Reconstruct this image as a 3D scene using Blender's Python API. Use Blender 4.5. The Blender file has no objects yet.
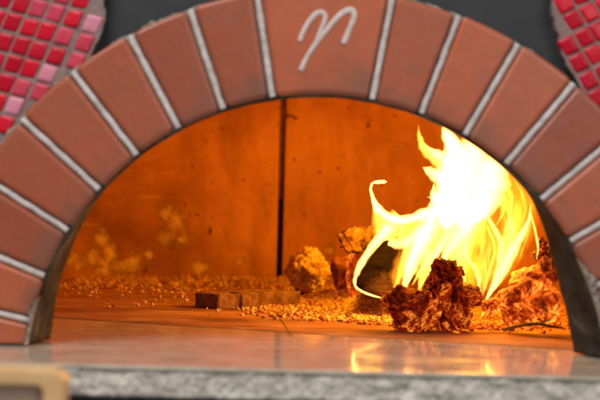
import bpy, bmesh, math, random
from mathutils import Vector, Matrix, noise

# ------------------------------------------------------------------ camera / light
scene = bpy.context.scene
COL = scene.collection
F = 1400.0; VX = 265.0; VY = 205.0; CZ = 0.147; D = 1.4
ROLL = math.radians(1.4)
cr, sr = math.cos(ROLL), math.sin(ROLL)

cam_d = bpy.data.cameras.new('camera')
cam = bpy.data.objects.new('camera', cam_d); COL.objects.link(cam)
cam.matrix_world = Matrix.Translation((0, -D, CZ)) @ Matrix.Rotation(math.pi/2, 4, 'X') @ Matrix.Rotation(ROLL, 4, 'Z')
cam_d.sensor_width = 36; cam_d.lens = F/600*36
cam_d.shift_x = (300-VX)/600; cam_d.shift_y = (VY-200)/600
cam_d.clip_start = 0.01; cam_d.clip_end = 50
cam_d.dof.use_dof = True; cam_d.dof.focus_distance = 1.88; cam_d.dof.aperture_fstop = 5.4
scene.camera = cam

world = bpy.data.worlds.new("World"); scene.world = world
world.use_nodes = True
bg = world.node_tree.nodes['Background']
bg.inputs[0].default_value = (0.95, 0.95, 1.0, 1); bg.inputs[1].default_value = 0.20

scene.view_settings.view_transform = 'Standard'
scene.view_settings.look = 'None'
scene.view_settings.exposure = 0
scene.view_settings.gamma = 1
cy = scene.cycles
cy.use_denoising = True
cy.max_bounces = 8; cy.diffuse_bounces = 3; cy.glossy_bounces = 3; cy.volume_bounces = 0
cy.transparent_max_bounces = 96
cy.sample_clamp_indirect = 4.0

def lamp(name, kind, loc, power, color, size=0.1, target=None, size_y=None):
    l = bpy.data.lights.new(name, kind); l.energy = power; l.color = color
    if kind == 'AREA':
        l.shape = 'RECTANGLE'; l.size = size; l.size_y = size_y or size
    else:
        l.shadow_soft_size = size
    o = bpy.data.objects.new(name, l); COL.objects.link(o); o.location = loc
    if target is not None:
        o.rotation_euler = (Vector(target)-Vector(loc)).to_track_quat('-Z', 'Y').to_euler()
    return o
# soft room light: two unseen area lamps added, above and at the right
lamp('front_fill_above', 'AREA', (-0.7, -1.3, 2.0), 44, (1.0, 0.965, 0.92), 1.2, (0, 0, 0.1), 0.7)
lamp('front_fill_right', 'AREA', (1.5, -2.4, 1.2), 22, (1.0, 0.97, 0.94), 1.2, (0, 0, 0.1), 1.0)

# ------------------------------------------------------------------ mapping helpers
def at(px, py, s):
    dx, dy = px-VX, py-VY
    u = dx*cr+dy*sr; v = -dx*sr+dy*cr
    return Vector((u*s/F, s-D, CZ-v*s/F))
def floor_s(px, py, z=0.0):
    dx, dy = px-VX, py-VY
    return (CZ-z)*F/(-dx*sr+dy*cr)
def on_floor(px, py, z=0.0):
    return at(px, py, floor_s(px, py, z))
L_LAMP = (1.0, 0.39, 0.005)
p = at(462, 190, 1.80); lamp('fire_light', 'POINT', p, 4.0, L_LAMP, 0.03)
p = at(466, 160, 2.12); lamp('fire_light', 'POINT', p, 8.2, L_LAMP, 0.03)  # extra lamp added behind the flames to brighten the right back wall
p = at(376, 218, 1.95); lamp('fire_light', 'POINT', p, 1.7, L_LAMP, 0.015)
p = at(362, 250, 1.80); lamp('fire_light', 'POINT', p, 0.25, L_LAMP, 0.015)

def link(o, parent=None):
    COL.objects.link(o)
    if parent: o.parent = parent
    return o
def empty(name, loc, label, cat, group=None, kind=None):
    o = bpy.data.objects.new(name, None); o.location = loc; o.empty_display_size = 0.02
    COL.objects.link(o); tag(o, label, cat, group, kind); return o
def tag(o, label=None, cat=None, group=None, kind=None):
    if label: o['label'] = label
    if cat: o['category'] = cat
    if group: o['group'] = group
    if kind: o['kind'] = kind
    return o
def mesh_obj(name, bm, mats, parent=None, smooth=False, loc=None):
    """world-space bmesh -> object; origin moved to loc (or parent's location)"""
    o_loc = Vector(loc) if loc is not None else (parent.location.copy() if parent else Vector())
    bmesh.ops.translate(bm, verts=bm.verts, vec=-o_loc)
    me = bpy.data.meshes.new(name); bm.to_mesh(me); bm.free()
    for m in (mats if isinstance(mats, (list, tuple)) else [mats]): me.materials.append(m)
    if smooth:
        for p_ in me.polygons: p_.use_smooth = True
    o = bpy.data.objects.new(name, me)
    COL.objects.link(o)
    if parent:
        o.parent = parent; o.location = o_loc-parent.location
    else:
        o.location = o_loc
    return o
def bevel_mod(o, w, seg=3):
    m = o.modifiers.new('bevel', 'BEVEL'); m.width = w; m.segments = seg; m.limit_method = 'ANGLE'; m.angle_limit = math.radians(35)
    return o

# ------------------------------------------------------------------ materials
class NT:
    def __init__(s, name):
        s.m = bpy.data.materials.new(name); s.m.use_nodes = True
        s.t = s.m.node_tree; s.t.nodes.clear(); s.out = s.n('ShaderNodeOutputMaterial')
    def n(s, kind, **kw):
        nd = s.t.nodes.new(kind)
        for k, v in kw.items():
            if k.startswith('i_'):
                key = k[2:]; key = int(key) if key.isdigit() else key.replace('_', ' ')
                nd.inputs[key].default_value = v
            else: setattr(nd, k, v)
        return nd
    def l(s, a, b): s.t.links.new(a, b)
    def coord(s, scale=1.0, kind='Object', loc=(0, 0, 0), sc3=None):
        c = s.n('ShaderNodeTexCoord'); mp = s.n('ShaderNodeMapping')
        mp.inputs['Scale'].default_value = sc3 or (scale, scale, scale); mp.inputs['Location'].default_value = loc
        s.l(c.outputs[kind], mp.inputs[0]); return mp.outputs[0]
    def noise(s, vec, scale, detail=6, rough=0.6, dist=0.0):
        nd = s.n('ShaderNodeTexNoise'); nd.inputs['Scale'].default_value = scale
        nd.inputs['Detail'].default_value = detail; nd.inputs['Roughness'].default_value = rough
        nd.inputs['Distortion'].default_value = dist; s.l(vec, nd.inputs['Vector']); return nd.outputs[0]
    def vor(s, vec, scale, feature='F1'):
        nd = s.n('ShaderNodeTexVoronoi', feature=feature); nd.inputs['Scale'].default_value = scale
        s.l(vec, nd.inputs['Vector']); return nd.outputs['Distance']
    def ramp(s, fac, stops, interp='LINEAR'):
        r = s.n('ShaderNodeValToRGB'); r.color_ramp.interpolation = interp
        e = r.color_ramp.elements
        while len(e) < len(stops): e.new(0.5)
        for i, (p_, c) in enumerate(stops):
            e[i].position = p_; e[i].color = (c, c, c, 1) if isinstance(c, (int, float)) else (*c, 1)
        s.l(fac, r.inputs[0]); return r.outputs[0]
    def mix(s, fac, a, b, mode='MIX'):
        m = s.n('ShaderNodeMix', data_type='RGBA', blend_type=mode)
        for sock, v in ((m.inputs[0], fac), (m.inputs[6], a), (m.inputs[7], b)):
            if isinstance(v, (int, float)): sock.default_value = v
            elif isinstance(v, tuple): sock.default_value = (*v, 1)
            else: s.l(v, sock)
        return m.outputs[2]
    def math(s, op, a, b=0.0):
        m = s.n('ShaderNodeMath', operation=op)
        for i, v in enumerate((a, b)):
            if isinstance(v, (int, float)): m.inputs[i].default_value = v
            else: s.l(v, m.inputs[i])
        return m.outputs[0]
    def bump(s, h, strength=0.5, dist=0.002, nrm=None):
        b = s.n('ShaderNodeBump'); b.inputs['Strength'].default_value = strength; b.inputs['Distance'].default_value = dist
        s.l(h, b.inputs['Height'])
        if nrm is not None: s.l(nrm, b.inputs['Normal'])
        return b.outputs[0]
    def bsdf(s, color, rough=0.8, nrm=None, spec=0.5, emis=None, estr=0.0, coat=0.0, coat_r=0.1):
        b = s.n('ShaderNodeBsdfPrincipled')
        for key, v in (('Base Color', color), ('Roughness', rough), ('Emission Color', emis), ('Emission Strength', estr)):
            if v is None: continue
            if isinstance(v, tuple): b.inputs[key].default_value = (*v, 1)
            elif isinstance(v, (int, float)): b.inputs[key].default_value = v
            else: s.l(v, b.inputs[key])
        b.inputs['Specular IOR Level'].default_value = spec
        b.inputs['Coat Weight'].default_value = coat; b.inputs['Coat Roughness'].default_value = coat_r
        if nrm is not None: s.l(nrm, b.inputs['Normal'])
        s.l(b.outputs[0], s.out.inputs[0]); return s.m

def mat_brick():
    t = NT('glazed_terracotta'); v = t.coord(kind='Generated'); w = t.coord()
    oi = t.n('ShaderNodeObjectInfo')
    vec = t.n('ShaderNodeVectorMath', operation='ADD'); t.l(w, vec.inputs[0])
    cmb = t.n('ShaderNodeCombineXYZ'); t.l(t.math('MULTIPLY', oi.outputs['Random'], 31.0), cmb.inputs[0]); t.l(cmb.outputs[0], vec.inputs[1])
    w2 = vec.outputs[0]
    base = t.mix(oi.outputs['Random'], (0.30, 0.064, 0.030), (0.50, 0.116, 0.044))
    cloud = t.ramp(t.noise(w2, 14, 3, 0.5), [(0.35, 0.0), (0.7, 1.0)])
    c = t.mix(t.math('MULTIPLY', cloud, 0.45), base, (0.31, 0.095, 0.052))
    sm = t.ramp(t.noise(w2, 45, 6, 0.65, 0.6), [(0.54, 0.0), (0.74, 1.0)])
    c = t.mix(t.math('MULTIPLY', sm, 0.45), c, (0.17, 0.085, 0.06))
    pore = t.ramp(t.noise(w2, 420, 2, 0.5), [(0.27, 1.0), (0.31, 0.0)])
    c = t.mix(t.math('MULTIPLY', pore, 0.6), c, (0.10, 0.04, 0.03))
    fine = t.noise(w2, 300, 4, 0.7)
    c = t.mix(t.math('MULTIPLY', t.ramp(fine, [(0.4, 0.0), (0.7, 1.0)]), 0.12), c, (0.50, 0.20, 0.11))
    scuff = t.ramp(t.noise(w2, 190, 2, 0.5), [(0.73, 0.0), (0.76, 1.0)])
    c = t.mix(t.math('MULTIPLY', scuff, 0.4), c, (0.42, 0.27, 0.2))
    ge = t.n('ShaderNodeNewGeometry'); vd = t.n('ShaderNodeVectorMath', operation='MULTIPLY'); t.l(ge.outputs['Position'], vd.inputs[0]); vd.inputs[1].default_value = (1, 0, 1)
    dd = t.n('ShaderNodeVectorMath', operation='DISTANCE'); t.l(vd.outputs[0], dd.inputs[0]); dd.inputs[1].default_value = (0.0555, 0, -0.035)
    k = t.math('SUBTRACT', 1.0, t.math('DIVIDE', t.math('SUBTRACT', dd.outputs['Value'], 0.294), 0.05))
    k = t.math('ADD', k, t.math('MULTIPLY', t.math('SUBTRACT', t.noise(w2, 16, 6, 0.7, 0.4), 0.55), 2.6))
    k = t.ramp(k, [(0.35, 0.0), (1.0, 1.0)])
    c = t.mix(t.math('MULTIPLY', k, 0.6), c, (0.16, 0.085, 0.06))
    h = t.noise(w2, 60, 5, 0.6)
    r = t.ramp(t.noise(w2, 25, 5, 0.7), [(0.3, 0.26), (0.7, 0.48)])
    h = t.math('ADD', h, t.math('MULTIPLY', fine, .25)); h = t.math('SUBTRACT', h, pore)
    return t.bsdf(c, r, t.bump(h, 0.22, 0.002), 0.5)
def mat_simple(name, stops, scale=40, rough=0.85, bs=0.5, bd=0.002, spec=0.3, detail=8, dist=0.3, bscale=None):
    t = NT(name); w = t.coord()
    n1 = t.noise(w, scale, detail, 0.65, dist)
    c = t.ramp(n1, stops)
    return t.bsdf(c, rough, t.bump(t.noise(w, bscale or scale*2.2, 8, 0.7), bs, bd), spec)
M = {}
M['brick'] = mat_brick()
M['mortar'] = mat_simple('pale_mortar', [(0.3, (0.46, 0.41, 0.39)), (0.6, (0.68, 0.62, 0.60))], 60, 0.8, 0.9, 0.002)
M['cement'] = mat_simple('rough_cement', [(0.3, (0.13, 0.12, 0.09)), (0.5, (0.30, 0.28, 0.23)), (0.7, (0.46, 0.44, 0.38))], 60, 0.9, 1.0, 0.004)
M['engrave'] = mat_simple('pale_engraving', [(0.3, (0.50, 0.38, 0.34)), (0.6, (0.68, 0.56, 0.52))], 90, 0.7, 0.6, 0.001)
M['panel'] = mat_simple('dark_slate_paint', [(0.3, (0.026, 0.028, 0.031)), (0.7, (0.040, 0.042, 0.046))], 12, 0.6, 0.2, 0.001)
M['grout'] = mat_simple('grey_grout', [(0.3, (0.20, 0.12, 0.11)), (0.7, (0.33, 0.24, 0.22))], 80, 0.9, 0.9, 0.002)
def mat_tile(name, c1, c2, rough=0.25):
    t = NT(name); w = t.coord()
    c = t.mix(t.noise(w, 35, 3, 0.5), c1, c2)
    return t.bsdf(c, rough, t.bump(t.noise(w, 70, 2), 0.35, 0.003), 0.28)
M['tile_a'] = mat_tile('deep_red_glass_tile', (0.42, 0.002, 0.012), (0.54, 0.004, 0.024), .35)
M['tile_b'] = mat_tile('bright_red_glass_tile', (0.56, 0.004, 0.014), (0.64, 0.008, 0.03), .35)
M['tile_c'] = mat_tile('rose_red_tile', (0.50, 0.03, 0.06), (0.62, 0.07, 0.11), 0.4)
M['tile_d'] = mat_tile('dusty_pink_tile', (0.58, 0.16, 0.22), (0.72, 0.30, 0.40), 0.45)

def mat_lining():
    t = NT('sooty_arch_lining'); w = t.coord()
    n1 = t.noise(w, 22, 7, 0.65, 0.5)
    c = t.ramp(n1, [(0.3, (0.022, 0.018, 0.014)), (0.52, (0.060, 0.052, 0.042)), (0.70, (0.15, 0.138, 0.115))])
    return t.bsdf(c, 0.95, t.bump(t.noise(w, 90, 8, 0.7), 0.6, 0.002), 0.05)
M['lining'] = mat_lining()

def wall_pt(px, py):
    lo, hi = 2.0, 3.0
    for _ in range(40):
        m_ = (lo+hi)/2; q = at(px, py, m_)
        if (q.x-0.0555)**2+(q.y-0.70)**2 > 0.67**2: hi = m_
        else: lo = m_
    return at(px, py, lo)
def mat_wall():
    t = NT('scorched_refractory_plaster'); w = t.coord()
    n1 = t.noise(w, 3.5, 9, 0.62, 0.5)
    c = t.ramp(n1, [(0.30, (0.24, 0.085, 0.028)), (0.46, (0.46, 0.19, 0.066)), (0.62, (0.64, 0.30, 0.120))])
    # soot specks
    sp = t.ramp(t.noise(w, 42, 3, 0.6, 0.2), [(0.29, 1.0), (0.33, 0.0)])
    c = t.mix(sp, c, (0.10, 0.03, 0.01))
    sp2 = t.ramp(t.noise(w, 110, 2, 0.5, 0.2), [(0.27, 1.0), (0.31, 0.0)])
    c = t.mix(t.math('MULTIPLY', sp2, .7), c, (0.10, 0.03, 0.01))
    sc = t.ramp(t.noise(t.coord(sc3=(3, 3, 40)), 2.5, 3, 0.5, 0.4), [(0.66, 0.0), (0.70, 1.0)])
    c = t.mix(t.math('MULTIPLY', sc, .35), c, (0.75, 0.45, 0.2))
    st = t.ramp(t.noise(t.coord(sc3=(9, 9, 2.2)), 2.2, 5, 0.6, 0.3), [(0.46, 0.0), (0.70, 1.0)])
    c = t.mix(t.math('MULTIPLY', st, 0.5), c, (0.22, 0.08, 0.028))
    # bare, flaked patches
    mask = None
    for (px, py, rr) in ((165, 212, .016), (176, 224, 0.026), (166, 238, 0.022), (182, 240, .016), (102, 240, 0.018), (112, 252, 0.026), (92, 258, 0.022), (132, 262, 0.022), (150, 256, 0.012), (108, 266, .03), (75, 262, .02), (200, 268, .016), (240, 262, .010), (330, 250, .012), (78, 205, .008), (415, 236, .02)):
        pt = wall_pt(px, py)
        vm = t.n('ShaderNodeVectorMath', operation='DISTANCE'); t.l(w, vm.inputs[0]); vm.inputs[1].default_value = (pt.x, pt.y, pt.z)
        g = t.math('MAXIMUM', t.math('SUBTRACT', 1.0, t.math('DIVIDE', vm.outputs['Value'], rr*1.25)), -1.2)
        mask = g if mask is None else t.math('MAXIMUM', mask, g)
    mm = t.math('ADD', mask, t.math('MULTIPLY', t.math('SUBTRACT', t.noise(w, 32, 9, 0.75, 1.0), 0.52), 4.2))
    mm = t.ramp(mm, [(0.10, 0.0), (0.35, 0.45), (0.8, 1.0)])
    c = t.mix(t.math('MULTIPLY', mm, 0.75), c, (0.84, 0.60, 0.28))
    h = t.math('ADD', t.noise(w, 30, 8, 0.65), t.math('MULTIPLY', mm, -0.35))
    return t.bsdf(c, 0.8, t.bump(h, 0.9, 0.006), 0.25)
M['wall'] = mat_wall()
M['soot'] = mat_simple('black_soot', [(0.3, (0.008, 0.006, 0.005)), (0.7, (0.02, 0.015, 0.01))], 30, 0.95)
M['burnt_mortar'] = mat_simple('burnt_mortar', [(0.3, (0.05, 0.02, 0.008)), (0.7, (0.20, 0.08, 0.03))], 30, 0.9, 0.8, 0.004)
def mat_floor():
    t = NT('hearth_firebrick'); w = t.coord()
    n1 = t.noise(t.coord(sc3=(.7, 2.2, 1)), 7, 9, 0.65, 0.3)
    c = t.ramp(n1, [(0.34, (0.15, 0.058, 0.024)), (0.5, (0.30, 0.13, 0.06)), (0.66, (0.42, 0.21, 0.105))])
    sp = t.ramp(t.noise(w, 90, 4, 0.6), [(0.30, 0.9), (0.36, 0.0)])
    c = t.mix(t.math('MULTIPLY', sp, 0.6), c, (0.12, 0.05, 0.02))
    ash = t.ramp(t.noise(t.coord(sc3=(5, 14, 5)), 2, 7, 0.7, 0.5), [(0.52, 0.0), (0.72, 1.0)])
    c = t.mix(t.math('MULTIPLY', ash, 0.5), c, (0.66, 0.48, 0.33))
    return t.bsdf(c, 0.85, t.bump(t.noise(w, 60, 8, 0.7), 0.5, 0.002), 0.1)
M['floor'] = mat_floor()
def mat_slab(name, polished=True):
    t = NT(name); w = t.coord()
    n1 = t.noise(w, 26 if polished else 62, 7, 0.62, 0.7)
    n2 = t.noise(w, 150, 4, 0.6)
    if polished:
        c = t.ramp(n1, [(0.3, (0.38, 0.33, 0.26)), (0.5, (0.50, 0.45, 0.36)), (0.7, (0.60, 0.55, 0.46))])
        c = t.mix(t.math('MULTIPLY', t.ramp(n2, [(0.60, 0.0), (0.7, 1.0)]), 0.4), c, (0.22, 0.18, 0.14))
        rg = t.ramp(t.noise(t.coord(sc3=(1, 3, 1)), 9, 6, .65, .5), [(0.35, 0.05), (0.65, 0.13)])
        c = t.mix(t.math('MULTIPLY', t.ramp(t.noise(t.coord(sc3=(.35, 2.4, 1)), 12, 7, .7, .6), [(0.45, 0.0), (0.7, 1.0)]), .5), c, (0.34, 0.25, 0.17))
        return t.bsdf(c, rg, t.bump(t.noise(w, 18, 3), 0.03, 0.002), 0.32)
    c = t.ramp(n1, [(0.30, (0.34, 0.31, 0.26)), (0.44, (0.50, 0.46, 0.39)), (0.56, (0.62, 0.575, 0.49)), (0.7, (0.72, 0.67, 0.58))])
    c = t.mix(t.math('MULTIPLY', t.ramp(n2, [(0.58, 0.0), (0.66, 1.0)]), 0.5), c, (0.12, 0.11, 0.10))
    return t.bsdf(c, 0.5, t.bump(t.noise(w, 70, 7, 0.7), 0.6, 0.003), 0.4)
M['slab'] = mat_slab('polished_stone', True)
M['slab_edge'] = mat_slab('speckled_stone_edge', False)
M['wood'] = mat_simple('pale_beech_wood', [(0.3, (0.60, 0.36, 0.15)), (0.7, (0.80, 0.53, 0.26))], 18, 0.5, 0.2, 0.001)
M['wood_in'] = mat_simple('worn_grey_brown_board', [(0.3, (0.40, 0.28, 0.19)), (0.7, (0.52, 0.39, 0.28))], 20, 0.7, 0.2, 0.001)
M['steel'] = mat_simple('dark_steel', [(0.3, (0.02, 0.02, 0.02)), (0.7, (0.05, 0.045, 0.04))], 20, 0.5, 0.2, 0.001)

def mat_ash():
    t = NT('pale_ash_crumbs'); w = t.coord()
    n1 = t.noise(w, 75, 6, 0.65, 0.4)
    c = t.ramp(n1, [(0.30, (0.12, 0.045, 0.015)), (0.40, (0.48, 0.24, 0.09)), (0.54, (0.82, 0.55, 0.26))])
    return t.bsdf(c, 0.9, t.bump(t.noise(w, 260, 6, 0.7), 0.9, 0.003), 0.2)
M['ash'] = mat_ash()
def mat_char(name, crease, mid, ridge, glow_mid, glow_ridge, scale=30, bd=0.004, lo=.30, hi=.75):
    """burnt wood: dark creases, coloured body, brighter glowing flake edges"""
    t = NT(name); w = t.coord(); ge = t.n('ShaderNodeNewGeometry')
    n1 = t.noise(w, scale, 8, 0.66, 0.6); n2 = t.noise(w, scale*4, 5, 0.6)
    pp_ = t.n('ShaderNodeMapRange'); t.l(ge.outputs['Pointiness'], pp_.inputs[0])
    pp_.inputs[1].default_value = lo; pp_.inputs[2].default_value = hi
    pt_ = t.math('ADD', t.math('MULTIPLY', pp_.outputs[0], .45), t.math('MULTIPLY', n1, .75))
    pt_ = t.math('ADD', pt_, t.math('MULTIPLY', t.math('SUBTRACT', n2, .5), .5))
    c = t.ramp(pt_, [(.38, crease), (.58, mid), (.85, ridge)])
    dn = t.noise(w, scale*1.1, 5, 0.6, 1.8)
    vein = t.ramp(t.math('ABSOLUTE', t.math('SUBTRACT', dn, 0.5)), [(0.0, 1.0), (0.035, 0.0)])
    big = t.ramp(t.noise(w, scale*.8, 2, 0.5), [(0.40, 0.22), (0.60, 1.0)])
    em = t.ramp(pt_, [(.42, 0.0), (.62, glow_mid), (.92, glow_ridge)])
    em = t.math('ADD', em, t.math('MULTIPLY', vein, glow_ridge))
    em = t.math('MULTIPLY', em, big)
    hot = t.ramp(em, [(0.15, (0.80, 0.035, 0.001)), (.55, (1.0, 0.12, 0.006)), (1.0, (1.0, 0.30, 0.03))])
    return t.bsdf(c, 0.8, t.bump(t.math('ADD', n1, t.math('MULTIPLY', n2, .3)), 0.7, bd), 0.2, hot, em)
M['char'] = mat_char('glowing_charcoal', (0.008, 0.002, 0.001), (0.055, 0.007, 0.002), (0.09, 0.014, 0.004), 0.16, 0.95, 22)
M['bark'] = mat_char('glowing_bark', (0.02, 0.005, 0.002), (0.16, 0.030, 0.008), (0.34, 0.09, 0.02), 0.35, 1.2, 24)
M['chunk_dull'] = mat_simple('scorched_bark', [(0.34, (0.05, 0.016, 0.006)), (0.5, (0.26, 0.11, 0.04)), (0.66, (0.55, 0.30, 0.11))], 60, 0.9, 1.0, 0.005)
M['burnt'] = mat_char('burnt_wood', (0.02, 0.008, 0.004), (0.16, 0.055, 0.02), (0.40, 0.16, 0.06), 0.03, 0.35, 45)
M['chunk'] = mat_char('ashy_embers', (0.04, 0.010, 0.003), (0.42, 0.14, 0.03), (0.78, 0.38, 0.10), 0.9, 1.5, 28)
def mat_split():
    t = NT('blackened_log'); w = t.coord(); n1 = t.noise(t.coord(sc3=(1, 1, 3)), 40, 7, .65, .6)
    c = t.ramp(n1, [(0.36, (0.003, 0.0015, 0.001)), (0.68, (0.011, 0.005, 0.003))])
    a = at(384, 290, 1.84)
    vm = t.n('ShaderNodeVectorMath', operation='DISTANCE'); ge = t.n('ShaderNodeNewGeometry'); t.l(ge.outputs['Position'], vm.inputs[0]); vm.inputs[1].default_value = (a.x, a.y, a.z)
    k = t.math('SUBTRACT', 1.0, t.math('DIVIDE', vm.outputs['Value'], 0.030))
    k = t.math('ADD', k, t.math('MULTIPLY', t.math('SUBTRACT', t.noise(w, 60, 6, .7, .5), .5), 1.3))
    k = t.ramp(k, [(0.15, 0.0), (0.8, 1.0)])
    c = t.mix(t.math('MULTIPLY', k, .8), c, (0.11, 0.065, 0.04))  # paler low end: thin smoke and flame reflection painted into the colour
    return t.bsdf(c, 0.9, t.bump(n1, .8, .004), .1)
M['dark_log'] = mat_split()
M['log_end'] = mat_simple('scorched_log_end', [(0.3, (0.04, 0.025, 0.018)), (0.7, (0.20, 0.15, 0.11))], 22, 0.8, 0.4, 0.003)
M['twig'] = mat_simple('dry_twig_bark', [(0.3, (0.16, 0.13, 0.03)), (0.7, (0.34, 0.26, 0.07))], 90, 0.8)
M['firebrick'] = mat_simple('old_firebrick', [(0.34, (0.10, 0.045, 0.025)), (0.52, (0.24, 0.115, 0.06)), (0.72, (0.42, 0.24, 0.13))], 55, 0.9, 0.9, 0.004)

def mat_flame(name, col, s, streak=None):
    t = NT(name); e = t.n('ShaderNodeEmission'); e.inputs[0].default_value = (*col, 1); e.inputs[1].default_value = s
    if streak:
        lo, hi, pw = streak
        v = t.coord(sc3=(105, 105, 17))
        nz = t.noise(v, 1.0, 3, 0.55, 0.9)
        t.l(t.math('MULTIPLY', t.ramp(nz, [(lo, 0.12), (hi, 1.0)]), s*pw), e.inputs[1])
    else: t.m.cycles.homogeneous_volume = True
    t.l(e.outputs[0], t.out.inputs['Volume'])
    return t.m
FC = (1.0, 0.36, 0.07)
M['fl_core'] = mat_flame('flame_core', FC, 780)
M['fl_thin'] = mat_flame('flame_thin', (1.0, 0.35, 0.06), 1800)
M['fl_lick'] = mat_flame('flame_lick', (1.0, 0.30, 0.03), 400, (0.36, 0.62, 1.6))
M['fl_mid'] = mat_flame('flame_mid', (1.0, 0.32, 0.03), 480)
M['fl_veil'] = mat_flame('flame_veil', (1.0, 0.27, 0.010), 80, (0.38, 0.66, 1.5))
M['fl_dim'] = mat_flame('flame_dim', (1.0, 0.27, 0.010), 80, (0.38, 0.66, 1.5))

# ------------------------------------------------------------------ arch
AX, AZ, RI, RO = 0.0555, -0.035, 0.294, 0.400
def pol(r, phi): return Vector((AX+r*math.cos(phi), AZ+r*math.sin(phi)))
def clip_z(poly, zmin):
    out = []
    for i in range(len(poly)):
        a, b = poly[i], poly[(i+1) % len(poly)]
        ia, ib = a.y >= zmin, b.y >= zmin
        if ia: out.append(a)
        if ia != ib:
            k = (zmin-a.y)/(b.y-a.y); out.append(a+(b-a)*k)
    return out
def prism_bm(poly, y0, y1):
    bm = bmesh.new()
    f0 = [bm.verts.new((q.x, y0, q.y)) for q in poly]; f1 = [bm.verts.new((q.x, y1, q.y)) for q in poly]
    bm.faces.new(f0); bm.faces.new(f1[::-1]); n = len(poly)
    for i in range(n): bm.faces.new((f0[i], f1[i], f1[(i+1) % n], f0[(i+1) % n]))
    bmesh.ops.recalc_face_normals(bm, faces=bm.faces); return bm

arch = empty('brick_arch', (AX, 0, 0), 'rounded arch of terracotta bricks with pale joints around the fiery oven mouth', 'arch')
cuts = [-6.5, 3.4, 13.2, 22.4, 32.4, 42.4, 52.4, 62.1, 71.6, 81.5, 101.1, 111, 120.5, 130.3, 140.1, 150, 160, 169.8, 179.5]
rng = random.Random(4)
for i in range(len(cuts)-1):
    a0 = math.radians(180-cuts[i]+1.4); a1 = math.radians(180-cuts[i+1]+1.4)
    g0 = 0.0042
    n = 14 if cuts[i] == 81.5 else 8
    ri, ro = RI+rng.uniform(-.001, .001), RO+rng.uniform(-.0015, .0015)
    poly = []
    for k in range(n+1):   # inner arc
        ph = a0-g0/ri+(a1-a0+2*g0/ri)*k/n; poly.append(pol(ri, ph))
    for k in range(n, -1, -1):
        ph = a0-g0/ro+(a1-a0+2*g0/ro)*k/n; poly.append(pol(ro, ph))
    poly = clip_z(poly, 0.0015)
    if len(poly) < 4 or max(q.y for q in poly) < 0.006: continue
    y0 = rng.uniform(-0.0015, 0.001)
    c = sum(poly, Vector((0, 0)))/len(poly)
    key = cuts[i] == 81.5
    # a brick is slightly domed: bevel ring round its face
    o = mesh_obj('keystone' if key else 'brick', prism_bm(poly, y0, 0.016), M['brick'], arch, loc=(c.x, 0, c.y))
    bevel_mod(o, 0.0055, 5)
    if key:
        o['label'] = 'double width top brick with a pale letter M mark'
        keystone = o; key_y = y0
# emblem: engraved script letter
def tube_bm(pts, rads, seg=8, flat=1.0, bm=None, caps=True, up=Vector((0, 1, 0)), depth=None, pw=1.0):
    """swept tube; pts world vectors, rads radii; depth: explicit half-thickness list along `up`"""
    bm = bm or bmesh.new(); rings = []
    for i, q in enumerate(pts):
        d = (pts[min(i+1, len(pts)-1)]-pts[max(i-1, 0)]).normalized()
        side = d.cross(up)
        if side.length < 1e-4: side = d.cross(Vector((1, 0, 0)))
        side.normalize(); nn = side.cross(d).normalized()
        r = rads[i]; dep = depth[i] if depth else r*flat
        rings.append([bm.verts.new(q+side*r*math.cos(2*math.pi*k/seg)+nn*dep*math.copysign(abs(math.sin(2*math.pi*k/seg))**pw, math.sin(2*math.pi*k/seg))) for k in range(seg)])
    for a, b in zip(rings, rings[1:]):
        for k in range(seg): bm.faces.new((a[k], a[(k+1) % seg], b[(k+1) % seg], b[k]))
    if caps: bm.faces.new(rings[0][::-1]); bm.faces.new(rings[-1])
    bmesh.ops.recalc_face_normals(bm, faces=bm.faces)
    return bm
def catmull(pts, n=6):
    out = []; P = [pts[0]]+list(pts)+[pts[-1]]
    for i in range(1, len(P)-2):
        p0, p1, p2, p3 = P[i-1:i+3]
        for k in range(n):
            t = k/n
            out.append(tuple(0.5*((2*b)+(-a+c)*t+(2*a-5*b+4*c-d)*t*t+(-a+3*b-3*c+d)*t**3) for a, b, c, d in zip(p0, p1, p2, p3)))
    out.append(tuple(pts[-1])); return out
bm = bmesh.new()
for st in ([(299.5, 41.5, 1.9), (304, 30, 2.0), (311, 19, 2.2), (318, 12.6, 2.3), (324.5, 14, 2.2), (325, 20, 2.0), (321, 30, 1.9), (315, 45, 1.8)],
           [(300.5, 71, 2.3), (306, 59, 1.9), (314, 46, 2.0), (325, 32, 2.1), (335, 20, 2.2), (344, 12, 2.5), (351.5, 10, 2.6), (354.5, 16, 2.4), (350, 28, 2.3), (343.5, 44, 2.4)]):
    pp = catmull(st, 5)
    tube_bm([at(a, b, D+key_y-0.0002) for a, b, w in pp], [w*0.001*1.28 for a, b, w in pp], 8, 0.35, bm)
mesh_obj('letter_mark', bm, M['engrave'], keystone, True, loc=keystone.location+arch.location)
keystone.children[0].location = (0, 0, 0)

def arc_strip(r0, r1, y_of, a0, a1, n=90, zmin=0.0015):
    bm = bmesh.new(); prev = None
    for k in range(n+1):
        ph = a0+(a1-a0)*k/n
        pair = [bm.verts.new((pol(r, ph).x, y_of(r, ph), max(pol(r, ph).y, zmin))) for r in (r0, r1)]
        if prev: bm.faces.new((prev[0], prev[1], pair[1], pair[0]))
        prev = pair
    return bm
A_LO = math.asin(0.037/RI)
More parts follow.
